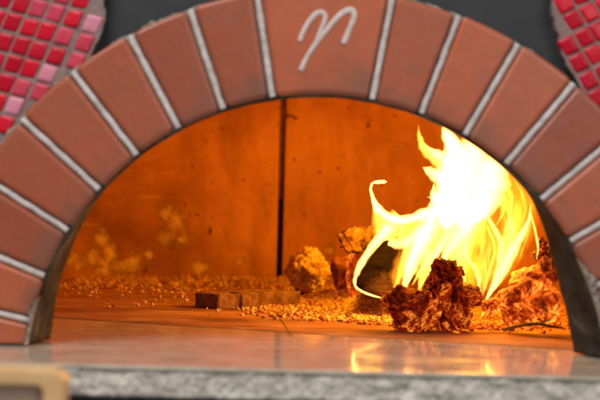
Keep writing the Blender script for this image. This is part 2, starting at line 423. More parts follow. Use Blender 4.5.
# mortar: annulus slab seen between the bricks, a little proud noise
bm = bmesh.new(); NR, NA = 12, 420; grid = []
for k in range(NA+1):
    ph = A_LO*0.75+(math.pi-1.5*A_LO)*k/NA; row = []
    for j in range(NR+1):
        r = RI+0.0018+(RO-RI-0.0035)*j/NR; q = pol(r, ph)
        row.append(bm.verts.new((q.x, 0.0068+0.0016*noise.noise(Vector((q.x*90, 0, q.y*90))), max(q.y, 0.0015))))
    row.append(bm.verts.new((pol(RO-0.0012, ph).x, 0.05, max(pol(RO-.0012, ph).y, .0015))))
    row.insert(0, bm.verts.new((pol(RI+0.0012, ph).x, 0.05, max(pol(RI+.0012, ph).y, .0015))))
    grid.append(row)
for a, b in zip(grid, grid[1:]):
    for j in range(len(a)-1): bm.faces.new((a[j], a[j+1], b[j+1], b[j]))
bmesh.ops.remove_doubles(bm, verts=bm.verts, dist=1e-5)
mesh_obj('mortar', bm, M['cement'], arch, True)
for ci, cdeg in enumerate(cuts[1:-1]):
    ph = math.radians(180-cdeg+1.4); ps, rs, ds = [], [], []
    for k in range(91):
        r = RI+0.0008+(RO-RI-0.001)*k/90; q = pol(r, ph)
        if q.y < 0.002: continue
        jx = .0008*noise.noise(Vector((r*70, ci*5, 0)))
        ps.append(Vector((q.x-jx*math.sin(ph), 0.0046, q.y+jx*math.cos(ph)))); rs.append(0.0032+.0006*noise.noise(Vector((r*60, ci*9, 3)))+.0003*noise.noise(Vector((r*300, ci*9, 3)))); ds.append(.0025+.0006*noise.noise(Vector((r*120, ci*3, 7))))
    if len(ps) > 4:
        mesh_obj('mortar_joint', tube_bm(ps, rs, 12, 1, depth=ds), M['mortar'], arch, True)

# lining (inner face of the arch), deeper towards its feet
def sstep(x): x = max(0, min(1, x)); return x*x*(3-2*x)
def depth_at(ph):
    e = math.degrees(ph); e = e if e < 90 else 180-e
    return 0.014+0.046*sstep((50-e)/20)
def inset_at(ph):
    dl = math.degrees(ph)
    if dl < 90: return 0.0195*sstep((46-dl)/30)
    return 0.0135*sstep((38-(180-dl))/32)
bm = bmesh.new(); grid = []
N = 200
for k in range(N+1):
    ph = A_LO*0.7+(math.pi-1.4*A_LO)*k/N; t_ = depth_at(ph); ins = inset_at(ph); row = []
    for (r, y) in [(RI+0.004, 0.009), (RI+0.001, 0.0045)]+[(RI-0.0022-ins*j/8, 0.006+(t_-0.006)*j/8) for j in range(9)]+[(RI-ins+0.004, t_+0.004), (RI+0.06, t_+0.015), (RI+0.14, 0.085), (0.80, 0.12)]:
        q = pol(r, ph)
        w = 0.0010*noise.noise(Vector((q.x*40, y*40, q.y*40))) if 0.01 < y < t_+.001 else 0
        q = pol(r+w, ph)
        row.append(bm.verts.new((q.x, y, max(q.y, 0.0015) if r < .5 else q.y)))
    grid.append(row)
for a, b in zip(grid, grid[1:]):
    for j in range(len(a)-1): bm.faces.new((a[j], a[j+1], b[j+1], b[j]))
bmesh.ops.remove_doubles(bm, verts=bm.verts, dist=1e-5)
mesh_obj('arch_lining', bm, M['lining'], arch, True)

# rough cement round the extrados and at the feet
bm = bmesh.new(); grid = []
NA = 500
for k in range(NA+1):
    ph = A_LO*0.6+(math.pi-1.2*A_LO)*k/NA; row = []
    wob = 0.0035*noise.noise(Vector((ph*22, 3, 0)))+0.002*noise.noise(Vector((ph*80, 9, 0)))
    for (r, y) in ((RO-0.004, 0.014), (RO+0.000, 0.012), (RO+0.002+wob*.7, 0.014), (RO+0.004+wob*1.2, 0.024), (RO+0.005+wob*1.4, 0.040)):
        q = pol(r, ph); dn = 0.002*noise.noise(Vector((q.x*150, y*50, q.y*150)))
        row.append(bm.verts.new((q.x, y+dn, max(q.y, 0.0015))))
    grid.append(row)
for a, b in zip(grid, grid[1:]):
    for j in range(len(a)-1): bm.faces.new((a[j], a[j+1], b[j+1], b[j]))
bmesh.ops.remove_doubles(bm, verts=bm.verts, dist=1e-5)
mesh_obj('cement_edge', bm, M['cement'], arch, True)

def lump_bm(c, size, seed, sub=3, amp=0.25, freq=2.2, rot=None, bm=None, fine=0.0, ridged=0.0, flat_bottom=None):
    b2 = bmesh.new(); bmesh.ops.create_icosphere(b2, subdivisions=sub, radius=1)
    off = Vector((seed*7.13, seed*3.7, seed*1.9)); R = rot or Matrix.Identity(3)
    for v in b2.verts:
        n0 = v.co.copy()
        d = amp*noise.noise(n0*freq+off)+amp*0.5*noise.noise(n0*freq*2.3+off)
        if fine: d += fine*noise.noise(n0*freq*7+off)+fine*0.6*noise.noise(n0*freq*15+off)
        if ridged: d -= ridged*abs(noise.noise(n0*freq*3+off*2))
        co = n0*(1+d); co = Vector((co.x*size[0], co.y*size[1], co.z*size[2]))
        v.co = R @ co+Vector(c)
        if flat_bottom is not None and v.co.z < flat_bottom: v.co.z = flat_bottom
    if bm is None: return b2
    vm = {}
    for v in b2.verts: vm[v] = bm.verts.new(v.co)
    for f in b2.faces: bm.faces.new([vm[v] for v in f.verts])
    b2.free(); return bm
# rough cement smeared where the arch stands on the stone
def smear(a0, a1, wid, seed, side):
    bm = bmesh.new(); n, m = 90, 14; g = []
    for k in range(n+1):
        ph = a0+(a1-a0)*k/n; t_ = k/n
        w_ = wid*(0.55+.9*abs(noise.noise(Vector((ph*26, seed, 0))))+.5*noise.noise(Vector((ph*90, seed, 4))))*min(1, (1-t_)*5)
        row = []
        for j in range(m+1):
            u = j/m; r = RI-0.0030+w_*u; q = pol(r, ph)
            bul = math.sin(math.pi*u)**.6*0.0035*(1+.9*noise.noise(Vector((q.x*170, q.y*170, seed)))+.5*noise.noise(Vector((q.x*420, q.y*420, seed)))) if 0 < j < m else 0
            row.append(bm.verts.new((q.x, 0.0025-bul-(.004 if 0 < j < m else 0), max(q.y, 0.0012))))
        g.append(row)
    for a, b in zip(g, g[1:]):
        for j in range(m): bm.faces.new((a[j], a[j+1], b[j+1], b[j]))
    bmesh.ops.recalc_face_normals(bm, faces=bm.faces)
    mesh_obj('cement_smear', bm, M['cement'], arch, True)
smear(A_LO*.9, math.radians(28), 0.010, 3, 1)
smear(math.pi-A_LO*.9, math.pi-math.radians(17), 0.006, 8, -1)

# ------------------------------------------------------------------ facade: mosaic and dark panel
def mosaic(name, label, edge, org, a, b, keep, extra, seed):
    """edge: px polygon of the grout bed; grid of tiles org+i*a+j*b"""
    root = empty(name, at(org[0], org[1], D+0.03), label, 'mosaic')
    S = D+0.030
    rr = random.Random(seed)
    pts = [at(x, y, S) for x, y in edge]
    bm = bmesh.new()
    f0 = [bm.verts.new(q) for q in pts]; f1 = [bm.verts.new(q+Vector((0, 0.012, 0))) for q in pts]
    bm.faces.new(f0); bm.faces.new(f1[::-1])
    for i in range(len(pts)): bm.faces.new((f0[i], f1[i], f1[(i+1) % len(pts)], f0[(i+1) % len(pts)]))
    bmesh.ops.recalc_face_normals(bm, faces=bm.faces)
    mesh_obj('grout_bed', bm, M['grout'], root)
    bm = bmesh.new()
    for i in range(-16, 17):
        for j in range(-16, 17):
            cx, cyy = org[0]+i*a[0]+j*b[0], org[1]+i*a[1]+j*b[1]
            if i > 0 and a[1] > 0: cx += .9*i*i; cyy += .45*i*i
            kk = keep(cx, cyy)
            if not kk: continue
            cx += rr.uniform(-.5, .5); cyy += rr.uniform(-.5, .5)
            mi = rr.choices((0, 1, 2, 3), (5, 4, 1.6, .1))[0] if kk == 1 else rr.choices((2, 3, 0, 1), (3, 1.4, 4, 3))[0]
            h = 0.445+rr.uniform(-.01, .01); tilt = rr.uniform(-.0010, .0010); tz = rr.uniform(-.0010, .0010)
            ring = []
            for lv, (sc, yy) in enumerate(((1.0, 0.004), (1.0, 0.0003), (0.92, -0.0011), (0.6, -0.0014))):
                rg = []
                m = 5
                for (sx, sy) in ((-1, -1), (1, -1), (1, 1), (-1, 1)):
                    for q in range(3):   # rounded corner
                        ang = {(-1, -1): 180, (1, -1): 270, (1, 1): 0, (-1, 1): 90}[(sx, sy)]+q*45
                        cr_ = 0.18
                        ux = sx*(1-cr_)+cr_*math.cos(math.radians(ang)); uy = sy*(1-cr_)+cr_*math.sin(math.radians(ang))
                        ux *= h*sc; uy *= h*sc
                        w_ = at(cx+ux*a[0]+uy*b[0], cyy+ux*a[1]+uy*b[1], S)
                        w_.y += yy+tilt*ux*2+tz*uy*2
                        rg.append(bm.verts.new(w_))
                ring.append(rg)
            for r0, r1 in zip(ring, ring[1:]):
                for q in range(12):
                    f = bm.faces.new((r0[q], r0[(q+1) % 12], r1[(q+1) % 12], r1[q])); f.material_index = mi
            f = bm.faces.new(ring[-1]); f.material_index = mi
    bmesh.ops.recalc_face_normals(bm, faces=bm.faces)
    mesh_obj('mosaic_tiles', bm, [M['tile_a'], M['tile_b'], M['tile_c'], M['tile_d']], root, True)
    return root
def rdist(x, y): return math.hypot(x-316, y-388)
def edge_l(y): return 104.5 if y < 20 else 104.5-(y-20)**1.25*0.16
def keep_l(x, y):
    if x > edge_l(y)-6 or rdist(x, y) < 404 or x < -60 or y < -60: return 0
    if rdist(x, y) < 424 or x > edge_l(y)-20: return 2
    return 1
def edge_r(y): return 553 if y < 0 else 553+(y/10)**2*0.28+y*0.05
def keep_r(x, y):
    if x < edge_r(y)+3 or rdist(x, y) < 402 or x > 660 or y < -60: return 0
    if rdist(x, y) < 424: return 2
    return 1
jr = random.Random(2)
eL = [(-90, -90), (107, -90)]+[(edge_l(y)+jr.uniform(-1.5, 1.5), y) for y in range(-10, 70, 5)]+[(70, 80), (10, 140), (-40, 200), (-90, 260)]
eR = [(690, -90), (552, -90)]+[(edge_r(y)+jr.uniform(-1.5, 1.5), y) for y in range(-10, 80, 5)]+[(590, 104), (640, 160), (690, 240)]
mosaic('mosaic_wall', 'red glass mosaic wall beside the left shoulder of the brick arch', eL, (55, 13), (17.0, 4.5), (-8.3, 18.6), keep_l, None, 5)
mosaic('mosaic_wall', 'red and pink mosaic wall beside the right shoulder of the brick arch', eR, (574, 20.6), (15.5, -8.0), (10, 17.2), keep_r, None, 9)
# dark hood panel
bm = bmesh.new(); prev = None
for k in range(61):
    ph = math.radians(28+124*k/60); a_ = pol(0.372, ph); b_ = pol(0.70, ph); b_.y = min(b_.y, 0.60)
    q = [bm.verts.new(v) for v in ((a_.x, .046, a_.y), (b_.x, .046, b_.y), (b_.x, .058, b_.y), (a_.x, .058, a_.y))]
    if prev:
        for m_ in range(4): bm.faces.new((prev[m_], prev[(m_+1) % 4], q[(m_+1) % 4], q[m_]))
    else: bm.faces.new(q)
    prev = q
bm.faces.new(prev[::-1]); bmesh.ops.recalc_face_normals(bm, faces=bm.faces)
o = mesh_obj('hood_panel', bm, M['panel'], loc=(0.07, 0.05, 0.33))
tag(o, 'flat dark slate panel above the top of the brick arch', 'panel')
# ------------------------------------------------------------------ oven chamber
CY, CR = 0.70, 0.67
ch = empty('oven_chamber', (AX, CY, 0), 'domed oven chamber of scorched orange plaster behind the fire', 'oven')
def wall_panel(a0, a1, z0, z1, n, inset=0.0, thick=0.03):
    bm = bmesh.new(); gi, go = [], []
    NZ = 14
    for k in range(n+1):
        ph = a0+(a1-a0)*k/n; ci, co = [], []
        for j in range(NZ+1):
            z = z0+(z1-z0)*j/NZ
            r = CR-inset+0.004*noise.noise(Vector((ph*6, z*9, 1)))
            ci.append(bm.verts.new((AX+r*math.cos(ph), CY+r*math.sin(ph), z)))
            co.append(bm.verts.new((AX+(CR+thick)*math.cos(ph), CY+(CR+thick)*math.sin(ph), z)))
        gi.append(ci); go.append(co)
    for k in range(n):
        for j in range(NZ):
            bm.faces.new((gi[k][j], gi[k+1][j], gi[k+1][j+1], gi[k][j+1]))
            bm.faces.new((go[k][j], go[k][j+1], go[k+1][j+1], go[k+1][j]))
        bm.faces.new((gi[k][NZ], gi[k+1][NZ], go[k+1][NZ], go[k][NZ])); bm.faces.new((gi[k][0], go[k][0], go[k+1][0], gi[k+1][0]))
    for k in (0, n):
        for j in range(NZ): bm.faces.new((gi[k][j], gi[k][j+1], go[k][j+1], go[k][j]))
    bmesh.ops.recalc_face_normals(bm, faces=bm.faces); return bm
# gap between the slabs: narrow at the top, wide at the bottom -> angle of the joint
pt = at(281, 200, 2.77); aj = math.atan2(math.sqrt(CR**2-(pt.x-AX)**2), pt.x-AX)
o1 = mesh_obj('wall_slab', wall_panel(aj+0.0085, math.radians(222), 0, 0.46, 60), M['wall'], ch, True, loc=(0, 0, 0))
o2 = mesh_obj('wall_slab', wall_panel(math.radians(-42), aj-0.0085, 0, 0.46, 60, 0.004), M['wall'], ch, True, loc=(0, 0, 0))
for o_ in (o1, o2):
    m_ = o_.modifiers.new('b', 'BEVEL'); m_.width = .003; m_.segments = 2; m_.limit_method = 'ANGLE'; m_.angle_limit = math.radians(50)
# joint backing (dark soot), wedge thinning the top part with crumbly mortar
bm = prism_bm([Vector((pt.x-.03, 0)), Vector((pt.x+.03, 0)), Vector((pt.x+.03, .5)), Vector((pt.x-.03, .5))], CY+CR+.02, CY+CR+.05)
mesh_obj('joint_backing', bm, M['soot'], ch)
bm = bmesh.new(); rows = []
for k in range(41):
    z = 0.16+0.30*k/40; hw = .0075; fz = min(1, k/22)*.7
    y_ = CY+CR+.016-.013*fz+.002*noise.noise(Vector((0, 3, z*60)))
    rows.append([bm.verts.new((pt.x-hw, y_+.001, z)), bm.verts.new((pt.x-.002+.002*noise.noise(Vector((z*50, 0, 0))), y_, z)), bm.verts.new((pt.x+hw, y_+.001, z))])
for a, b in zip(rows, rows[1:]):
    for m_ in range(2): bm.faces.new((a[m_], a[m_+1], b[m_+1], b[m_]))
mesh_obj('joint_mortar', bm, M['burnt_mortar'], ch, True)
# dome
bm = bmesh.new(); prev = None; NP, NL = 64, 18
rings = []
for j in range(NL+1):
    el = j/NL*math.pi/2; row = []
    for k in range(NP):
        ph = 2*math.pi*k/NP; r = (CR+0.002)*math.cos(el); z = 0.44+0.24*math.sin(el)
        row.append(bm.verts.new((AX+r*math.cos(ph), CY+r*math.sin(ph), z)))
    rings.append(row)
for a, b in zip(rings, rings[1:]):
    for k in range(NP): bm.faces.new((a[k], a[(k+1) % NP], b[(k+1) % NP], b[k]))
bmesh.ops.remove_doubles(bm, verts=bm.verts, dist=1e-4)
mesh_obj('dome_vault', bm, M['wall'], ch, True, loc=(0, 0, 0))

# hearth floor: brick disc with an oblique front lip
fa, fb = on_floor(20, 315.5), on_floor(600, 351.5)
bm = bmesh.new()
poly = [Vector((fa.x, fa.y)), Vector((fb.x, fb.y))]
d1, d0 = math.atan2(fb.y-CY, fb.x-AX), math.atan2(fa.y-CY, fa.x-AX)
for k in range(49):
    ph = d1+((d0 % (2*math.pi))-d1)*k/48 if d1 < d0 else d1+((d0+2*math.pi)-d1)*k/48
    poly.append(Vector((AX+(CR+.02)*math.cos(ph), CY+(CR+.02)*math.sin(ph))))
v0 = [bm.verts.new((q.x, q.y, 0.0013)) for q in poly]; v1 = [bm.verts.new((q.x, q.y-(0.006 if i_ < 2 else 0), 0.0003)) for i_, q in enumerate(poly)]
bm.faces.new(v0); bm.faces.new(v1[::-1])
for i in range(len(poly)): bm.faces.new((v0[i], v1[i], v1[(i+1) % len(poly)], v0[(i+1) % len(poly)]))
bmesh.ops.recalc_face_normals(bm, faces=bm.faces)
o = mesh_obj('hearth_floor', bm, M['floor'], loc=(0, 0, 0)); tag(o, kind='structure')
FZ = 0.0013
# crack in the hearth: thin dark sliver
bm = bmesh.new()
pp = [on_floor(a, b, FZ) for a, b in ((278, 316), (283, 323), (287, 329), (293, 336), (300, 343))]
tube_bm([q+Vector((0, 0, .0002)) for q in pp[:4]], [.0003, .0006, .0006, .0002], 6, 0.35, bm, up=Vector((0, 0, 1)))
o = mesh_obj('hearth_crack', bm, M['soot']); tag(o, kind='structure')

# ------------------------------------------------------------------ counter
yF = floor_s(300, 370)-D
bm = bmesh.new()
def box(bm, x0, x1, y0, y1, z0, z1):
    v = [bm.verts.new((x, y, z)) for x in (x0, x1) for y in (y0, y1) for z in (z0, z1)]
    for f in ((0, 1, 3, 2), (4, 6, 7, 5), (0, 4, 5, 1), (2, 3, 7, 6), (0, 2, 6, 4), (1, 5, 7, 3)): bm.faces.new([v[i] for i in f])
    bmesh.ops.recalc_face_normals(bm, faces=bm.faces); return bm
counter = empty('stone_counter', (0, yF, -0.026), 'pale speckled stone counter slab in front of the oven mouth', 'counter')
o = mesh_obj('slab_top', box(bmesh.new(), -1.2, 1.2, yF, 0.9, -0.004, 0.0), M['slab'], counter); bevel_mod(o, .0015, 3)
# rough front edge
bm = bmesh.new(); NXX, NZZ = 700, 14; rows = []
for k in range(NXX+1):
    x = -0.42+0.84*k/NXX; row = []
    for j in range(NZZ+1):
        z = -0.0042-0.0248*j/NZZ
        dn = 0.0022*noise.noise(Vector((x*60, 0, z*90)))+0.0015*noise.noise(Vector((x*190, 5, z*190)))
        row.append(bm.verts.new((x, yF+0.002+dn+(0.003 if j == NZZ else 0), z)))
    row.append(bm.verts.new((x, yF+0.10, -0.0290))); row.insert(0, bm.verts.new((x, yF+.1, -0.0042)))
    rows.append(row)
for a, b in zip(rows, rows[1:]):
    for j in range(len(a)-1): bm.faces.new((a[j], a[j+1], b[j+1], b[j]))
mesh_obj('slab_edge', bm, M['slab_edge'], counter, True)
o = mesh_obj('base_cabinet', box(bmesh.new(), -1.1, 1.1, yF+0.012, 0.7, -0.5, -0.0295), M['steel']); tag(o, 'dark steel base under the stone counter slab', 'cabinet')

# wooden tray in the near left corner
wt = empty('wooden_tray', at(20, 400, 1.05), 'blurred pale wooden tray with rounded corner at the lower left', 'tray')
def rrect(x0, x1, z0, z1, r, n=8):
    out = []
    for (cx_, cz_, a_) in ((x1-r, z1-r, 0), (x0+r, z1-r, 90), (x0+r, z0+r, 180), (x1-r, z0+r, 270)):
        for k in range(n+1):
            an = math.radians(a_+90*k/n); out.append(Vector((cx_+r*math.cos(an), cz_+r*math.sin(an))))
    return out
tl = at(-90, 366, 1.05); br = at(68, 368, 1.05)
X0, X1, Z1 = tl.x, br.x, br.z; Z0 = Z1-0.12
outer = rrect(X0, X1, Z0, Z1, 0.012); inner = rrect(X0+.017, X1-.017, Z0+.016, Z1-.0130, 0.006)
bm = bmesh.new(); y0, y1 = 1.05-D-0.012, 1.05-D+0.012
A = [bm.verts.new((q.x, y0, q.y)) for q in outer]; B = [bm.verts.new((q.x, y0, q.y)) for q in inner]
A2 = [bm.verts.new((q.x, y1, q.y)) for q in outer]; B2 = [bm.verts.new((q.x, y1, q.y)) for q in inner]
n = len(outer)
for i in range(n):
    j = (i+1) % n
    bm.faces.new((A[i], A[j], B[j], B[i])); bm.faces.new((A2[i], B2[i], B2[j], A2[j])); bm.faces.new((A[i], A2[i], A2[j], A[j])); bm.faces.new((B[i], B[j], B2[j], B2[i]))
bmesh.ops.recalc_face_normals(bm, faces=bm.faces)
o = mesh_obj('tray_rim', bm, M['wood'], wt); bevel_mod(o, .003, 3)
bm = prism_bm(rrect(X0+.0165, X1-.0165, Z0+.0155, Z1-.0125, .006), y0+0.008, y1-0.002)
mesh_obj('tray_base', bm, M['wood_in'], wt)

# ------------------------------------------------------------------ things on the hearth
def chunk(name, label, cat, c, size, seed, mat, sub=5, amp=.3, freq=1.8, fine=.06, ridged=.15, rot=(0, 0, 0), group=None, bottom=FZ+.0004):
    R = (Matrix.Rotation(rot[2], 3, 'Z') @ Matrix.Rotation(rot[1], 3, 'Y') @ Matrix.Rotation(rot[0], 3, 'X'))
    bm = lump_bm(c, size, seed, sub, amp, freq, R, fine=fine, ridged=ridged, flat_bottom=bottom)
    o = mesh_obj(name, bm, mat, None, True, loc=(c[0], c[1], min(v.co.z for v in bm.verts)))
    tag(o, label, cat, group); return o
# firebrick bars
def bar(name, label, p0, p1, h, dep, seed):
    d = (p1-p0); L = d.length; ang = math.atan2(d.y, d.x)
    bm = bmesh.new(); box(bm, 0, L, 0, dep, 0, h)
    bmesh.ops.subdivide_edges(bm, edges=bm.edges[:], cuts=14, use_grid_fill=True)
    for v in bm.verts:
        ex = (abs(v.co.z-h) < 1e-5)+(abs(v.co.x) < 1e-5)+(abs(v.co.x-L) < 1e-5)+(abs(v.co.y) < 1e-5)
        if ex > 1: v.co += (Vector((L/2, dep/2, h/2))-v.co).normalized()*(.0012+.003*abs(noise.noise(v.co*130+Vector((seed, 0, 0)))))
        q = v.co*70+Vector((seed, 0, 0))
        v.co += Vector((noise.noise(q), noise.noise(q+Vector((9, 0, 0))), noise.noise(q+Vector((0, 9, 0)))))*.0016
        v.co.z = max(v.co.z, 0)
    bmesh.ops.rotate(bm, verts=bm.verts, matrix=Matrix.Rotation(ang, 3, 'Z'))
    bmesh.ops.translate(bm, verts=bm.verts, vec=Vector((p0.x, p0.y, FZ+.0004)))
    o = mesh_obj(name, bm, M['firebrick'], None, False, loc=(p0.x, p0.y, FZ)); tag(o, label, 'brick'); return o
b0 = on_floor(218, 309.5, FZ); b1 = on_floor(241, 308.6, FZ); b2 = on_floor(301, 306, FZ)
bar('firebrick', 'short dark firebrick at the left end of the row on the hearth', b0, b1-Vector((.001, 0, 0)), .0205, .05, 3)
bar('firebrick', 'longer scorched firebrick lying beside the ash crumbs', b1+Vector((.001, .001, 0)), b2, .0212, .05, 13)
# round chunk
c = at(308, 272, 2.28); chunk('log_chunk', 'round pale ashy log end left of the fire, below the wall joint', 'log', c, (.035, .035, .036), 5, M['ash'], 5, .24, 2.4, .13, .20)
c = at(363, 278, 2.10); chunk('ember_block', 'reddish glowing wood block under the tilted log', 'log', c+Vector((0, .03, -.0)), (.022, .03, .055), 8, M['chunk'], 5, .25, 1.6, .05, .10)
# tilted pale log behind the left flame
def log(name, label, p0, p1, r, seed, mat, cat='log', taper=0.9, rough=.18, endmat=None):
    d = p1-p0; L = d.length; n = 40; seg = 36; bm = bmesh.new(); rings = []
    d.normalize(); side = d.cross(Vector((0, 0, 1))).normalized(); upv = side.cross(d)
    for i in range(n+1):
        t_ = i/n; rg = []
        rr_ = r*(1-(1-taper)*t_)
        for k in range(seg):
            an = 2*math.pi*k/seg
            q = Vector((math.cos(an)*1.4, math.sin(an)*1.4, t_*L/r*.9))+Vector((seed*5, seed, 0))
            f = 1+rough*noise.noise(q)+rough*.8*noise.noise(q*2.7)+rough*.5*noise.noise(q*6)
            e = 1.0 if 0 < i < n else .9
            jit = d*(r*.25*noise.noise(Vector((math.cos(an), math.sin(an), seed+i)))*(1 if i in (0, n) else 0))
            rg.append(bm.verts.new(p0+d*(L*t_)+jit+(side*math.cos(an)+upv*math.sin(an))*rr_*f*e))
        rings.append(rg)
    for a, b in zip(rings, rings[1:]):
        for k in range(seg): bm.faces.new((a[k], a[(k+1) % seg], b[(k+1) % seg], b[k]))
    for rg, cc in ((rings[0], p0), (rings[-1], p1)):
        prev_ = rg
        for s_ in (.7, .4):
            nr = []
            for k in range(seg):
                v = prev_[k].co if s_ == .7 else prev_[k].co
                nr.append(bm.verts.new(cc+(rg[k].co-cc)*s_+d*r*.12*noise.noise(Vector((k*.4, s_*5, seed)))))
            for k in range(seg): f = bm.faces.new((prev_[k], prev_[(k+1) % seg], nr[(k+1) % seg], nr[k])); f.material_index = 1
            prev_ = nr
        f = bm.faces.new(prev_); f.material_index = 1
    bmesh.ops.recalc_face_normals(bm, faces=bm.faces)
    for v in bm.verts: v.co.z = max(v.co.z, FZ+.0004)
    o = mesh_obj(name, bm, [mat, endmat or mat], None, True, loc=(p0.x, p0.y, min(v.co.z for v in bm.verts))); tag(o, label, cat); return o
log('firewood_log', 'pale burnt log tilted up behind the curling left flame', at(348, 240, 2.02), at(412, 232, 2.15), .0165, 3, M['chunk_dull'], rough=.5)
log('firewood_log', 'low burnt log lying behind the ash heap', at(335, 276, 2.18), at(420, 262, 2.2), .026, 9, M['burnt'], rough=.25)
# blackened split log the left flame wraps round
dl = empty('split_log', at(384, 300, 1.86), 'blackened split log wrapped by the bright left flame', 'log')
poly_px = [(384, 241), (391, 240), (402, 246), (413, 256), (420, 268), (412, 282), (400, 292), (386, 298), (373, 296), (361, 291), (356, 284), (360, 276), (366, 266), (374, 254)]
def split_log(poly_px, s0, s1, rake):
    bm = bmesh.new(); rings = []
    pc = catmull(poly_px+[poly_px[0]], 4)[:-1]
    n = 14; cc = at(388, 270, s0)
    for i in range(n+1):
        t_ = i/n; s_ = s0+(s1-s0)*t_; sh = 1-.15*t_
        rg = []
        for k, (a, b) in enumerate(pc):
            q = at(a, b, s0); q = cc+(q-cc)*sh; q += Vector((rake*t_, (s1-s0)*t_, .012*t_))
            q += Vector((noise.noise(q*60), noise.noise(q*60+Vector((5, 5, 5))), noise.noise(q*60+Vector((9, 1, 5)))))*.0025
            rg.append(bm.verts.new(q))
        rings.append(rg)
    m = len(pc)
    for a, b in zip(rings, rings[1:]):
        for k in range(m): bm.faces.new((a[k], a[(k+1) % m], b[(k+1) % m], b[k]))
    prev_ = rings[0]
    for sc in (.85, .6, .3):
        nr = []
        for k in range(m):
            q = cc+(rings[0][k].co-cc)*sc; q.y = rings[0][k].co.y-.004*(1-sc)+.003*noise.noise(q*70)
            nr.append(bm.verts.new(q))
        for k in range(m): f = bm.faces.new((prev_[k], nr[k], nr[(k+1) % m], prev_[(k+1) % m])); f.material_index = 1
        prev_ = nr
    f = bm.faces.new(prev_); f.material_index = 1
    bm.faces.new(rings[-1]); bmesh.ops.recalc_face_normals(bm, faces=bm.faces); return bm
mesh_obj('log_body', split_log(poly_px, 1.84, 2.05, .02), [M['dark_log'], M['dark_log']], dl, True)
# charred logs in front: knotty, flaking
def charred(name, label, blobs, seed, s_base):
    base = at(blobs[0][0], blobs[0][1], blobs[0][2]); bm = bmesh.new(); rr = random.Random(seed)
    for i, (px, py, s_, rx, rz, ry, tilt) in enumerate(blobs):
        lump_bm(at(px, py, s_), (rx*s_/F, ry, rz*s_/F), seed+i, 5, .50, 1.2, Matrix.Rotation(math.radians(tilt), 3, 'Y'), bm=bm, fine=.075, ridged=.40)
        # curled flakes
        for q in range(26):
            an = rr.uniform(0, 6.28); el = rr.uniform(-.4, 1.3)
            dirv = Vector((math.cos(an), -abs(math.sin(an))*.8, math.sin(el)-.2)).normalized()
            cc = at(px, py, s_)+Vector((dirv.x*rx*s_/F, dirv.y*ry, dirv.z*rz*s_/F))*.92
            R = Matrix.Rotation(rr.uniform(0, 6.28), 3, 'X') @ Matrix.Rotation(rr.uniform(0, 6.28), 3, 'Y') @ Matrix.Rotation(rr.uniform(0, 6.28), 3, 'Z')
            lump_bm(cc, (rr.uniform(.002, .006), rr.uniform(.0008, .0018), rr.uniform(.002, .005)), rr.random()*50, 2, .6, 1.6, R, bm=bm)
    for v in bm.verts: v.co.z = max(v.co.z, FZ+.0004)
    zz = min(v.co.z for v in bm.verts)
    o = mesh_obj(name, bm, M['char'], None, True, loc=(base.x, base.y, zz)); tag(o, label, 'log'); return o
charred('charred_log', 'black and red charred log with glowing rims, low left piece in front of the fire',
        [(398, 300, 1.675, 17, 12, .024, 10), (412, 308, 1.67, 18, 17, .024, 0), (404, 320, 1.665, 12, 13, .016, 0), (424, 316, 1.665, 14, 18, .018, 20)], 11, 1.67)
charred('charred_log', 'tall upright charred log with glowing cracks at the centre of the fire',
        [(443, 300, 1.69, 19, 30, .024, -8), (447, 275, 1.69, 16, 14, .018, 20), (460, 305, 1.68, 12, 24, .018, -14), (466, 296, 1.69, 15, 10, .016, 20), (438, 285, 1.70, 12, 16, .02, 30)], 31, 1.69)
# glowing bark strip on the front of the tall log
bm = bmesh.new()
for k, (a, b, rx, rz, ti) in enumerate(((443, 296, 5, 8, 35), (449, 306, 5, 10, -28), (453, 318, 6, 11, -14), (457, 328, 6, 7, 10), (447, 288, 5, 5, 0))):
    lump_bm(at(a, b, 1.655), (rx*1.2e-3, .005, rz*1.2e-3), 70+k, 4, .7, 1.9, Matrix.Rotation(math.radians(ti), 3, 'Y'), bm=bm, fine=.22, ridged=.5)
for v in bm.verts: v.co.z = max(v.co.z, FZ+.0004)
o = mesh_obj('bark_strip', bm, M['bark'], None, True, loc=at(457, 330, 1.652)); tag(o, 'curled glowing bark strip hanging on the front of the tall charred log', 'bark')

# right-hand pile of burnt chunks
pile = [
    ('broad orange ember block nearest the right foot of the arch', (545, 304), 1.66, (17, 17), .024, (.1, .3, .2), 41),
    ('large glowing chunk leaning at the top of the right-hand ember pile', (529, 285), 1.69, (21, 15), .024, (.2, -.5, .1), 42),
    ('pale flaky chunk in the middle of the right-hand ember pile', (515, 303), 1.68, (14, 17), .02, (.4, .2, .6), 43),
    ('small bright ember at the left end of the right-hand pile', (492, 307), 1.69, (11, 8), .012, (.1, -.3, .3), 44),
    ('dark burnt chunk at the back of the pile beside the arch', (549, 270), 1.73, (14, 14), .02, (.5, .3, .1), 45),
    ('rough ember lump low at the front of the right-hand pile', (527, 315), 1.655, (12, 9), .012, (.1, .7, .2), 46),
    ('small ember chip between the bright ember and the pale flaky chunk', (502, 298), 1.70, (8, 9), .010, (.9, .2, .4), 47),
]
for lab, (px, py), s_, (rx, rz), ry, rot, sd in pile:
    dark = 'dark' in lab
    chunk('ember_chunk', lab, 'ember', at(px, py, s_), (rx*s_/F, ry, rz*s_/F), sd, M['burnt'] if dark else M['chunk'], 5, .45, 1.1, .05, .16, rot, 'burnt chunks piled on the right of the hearth')
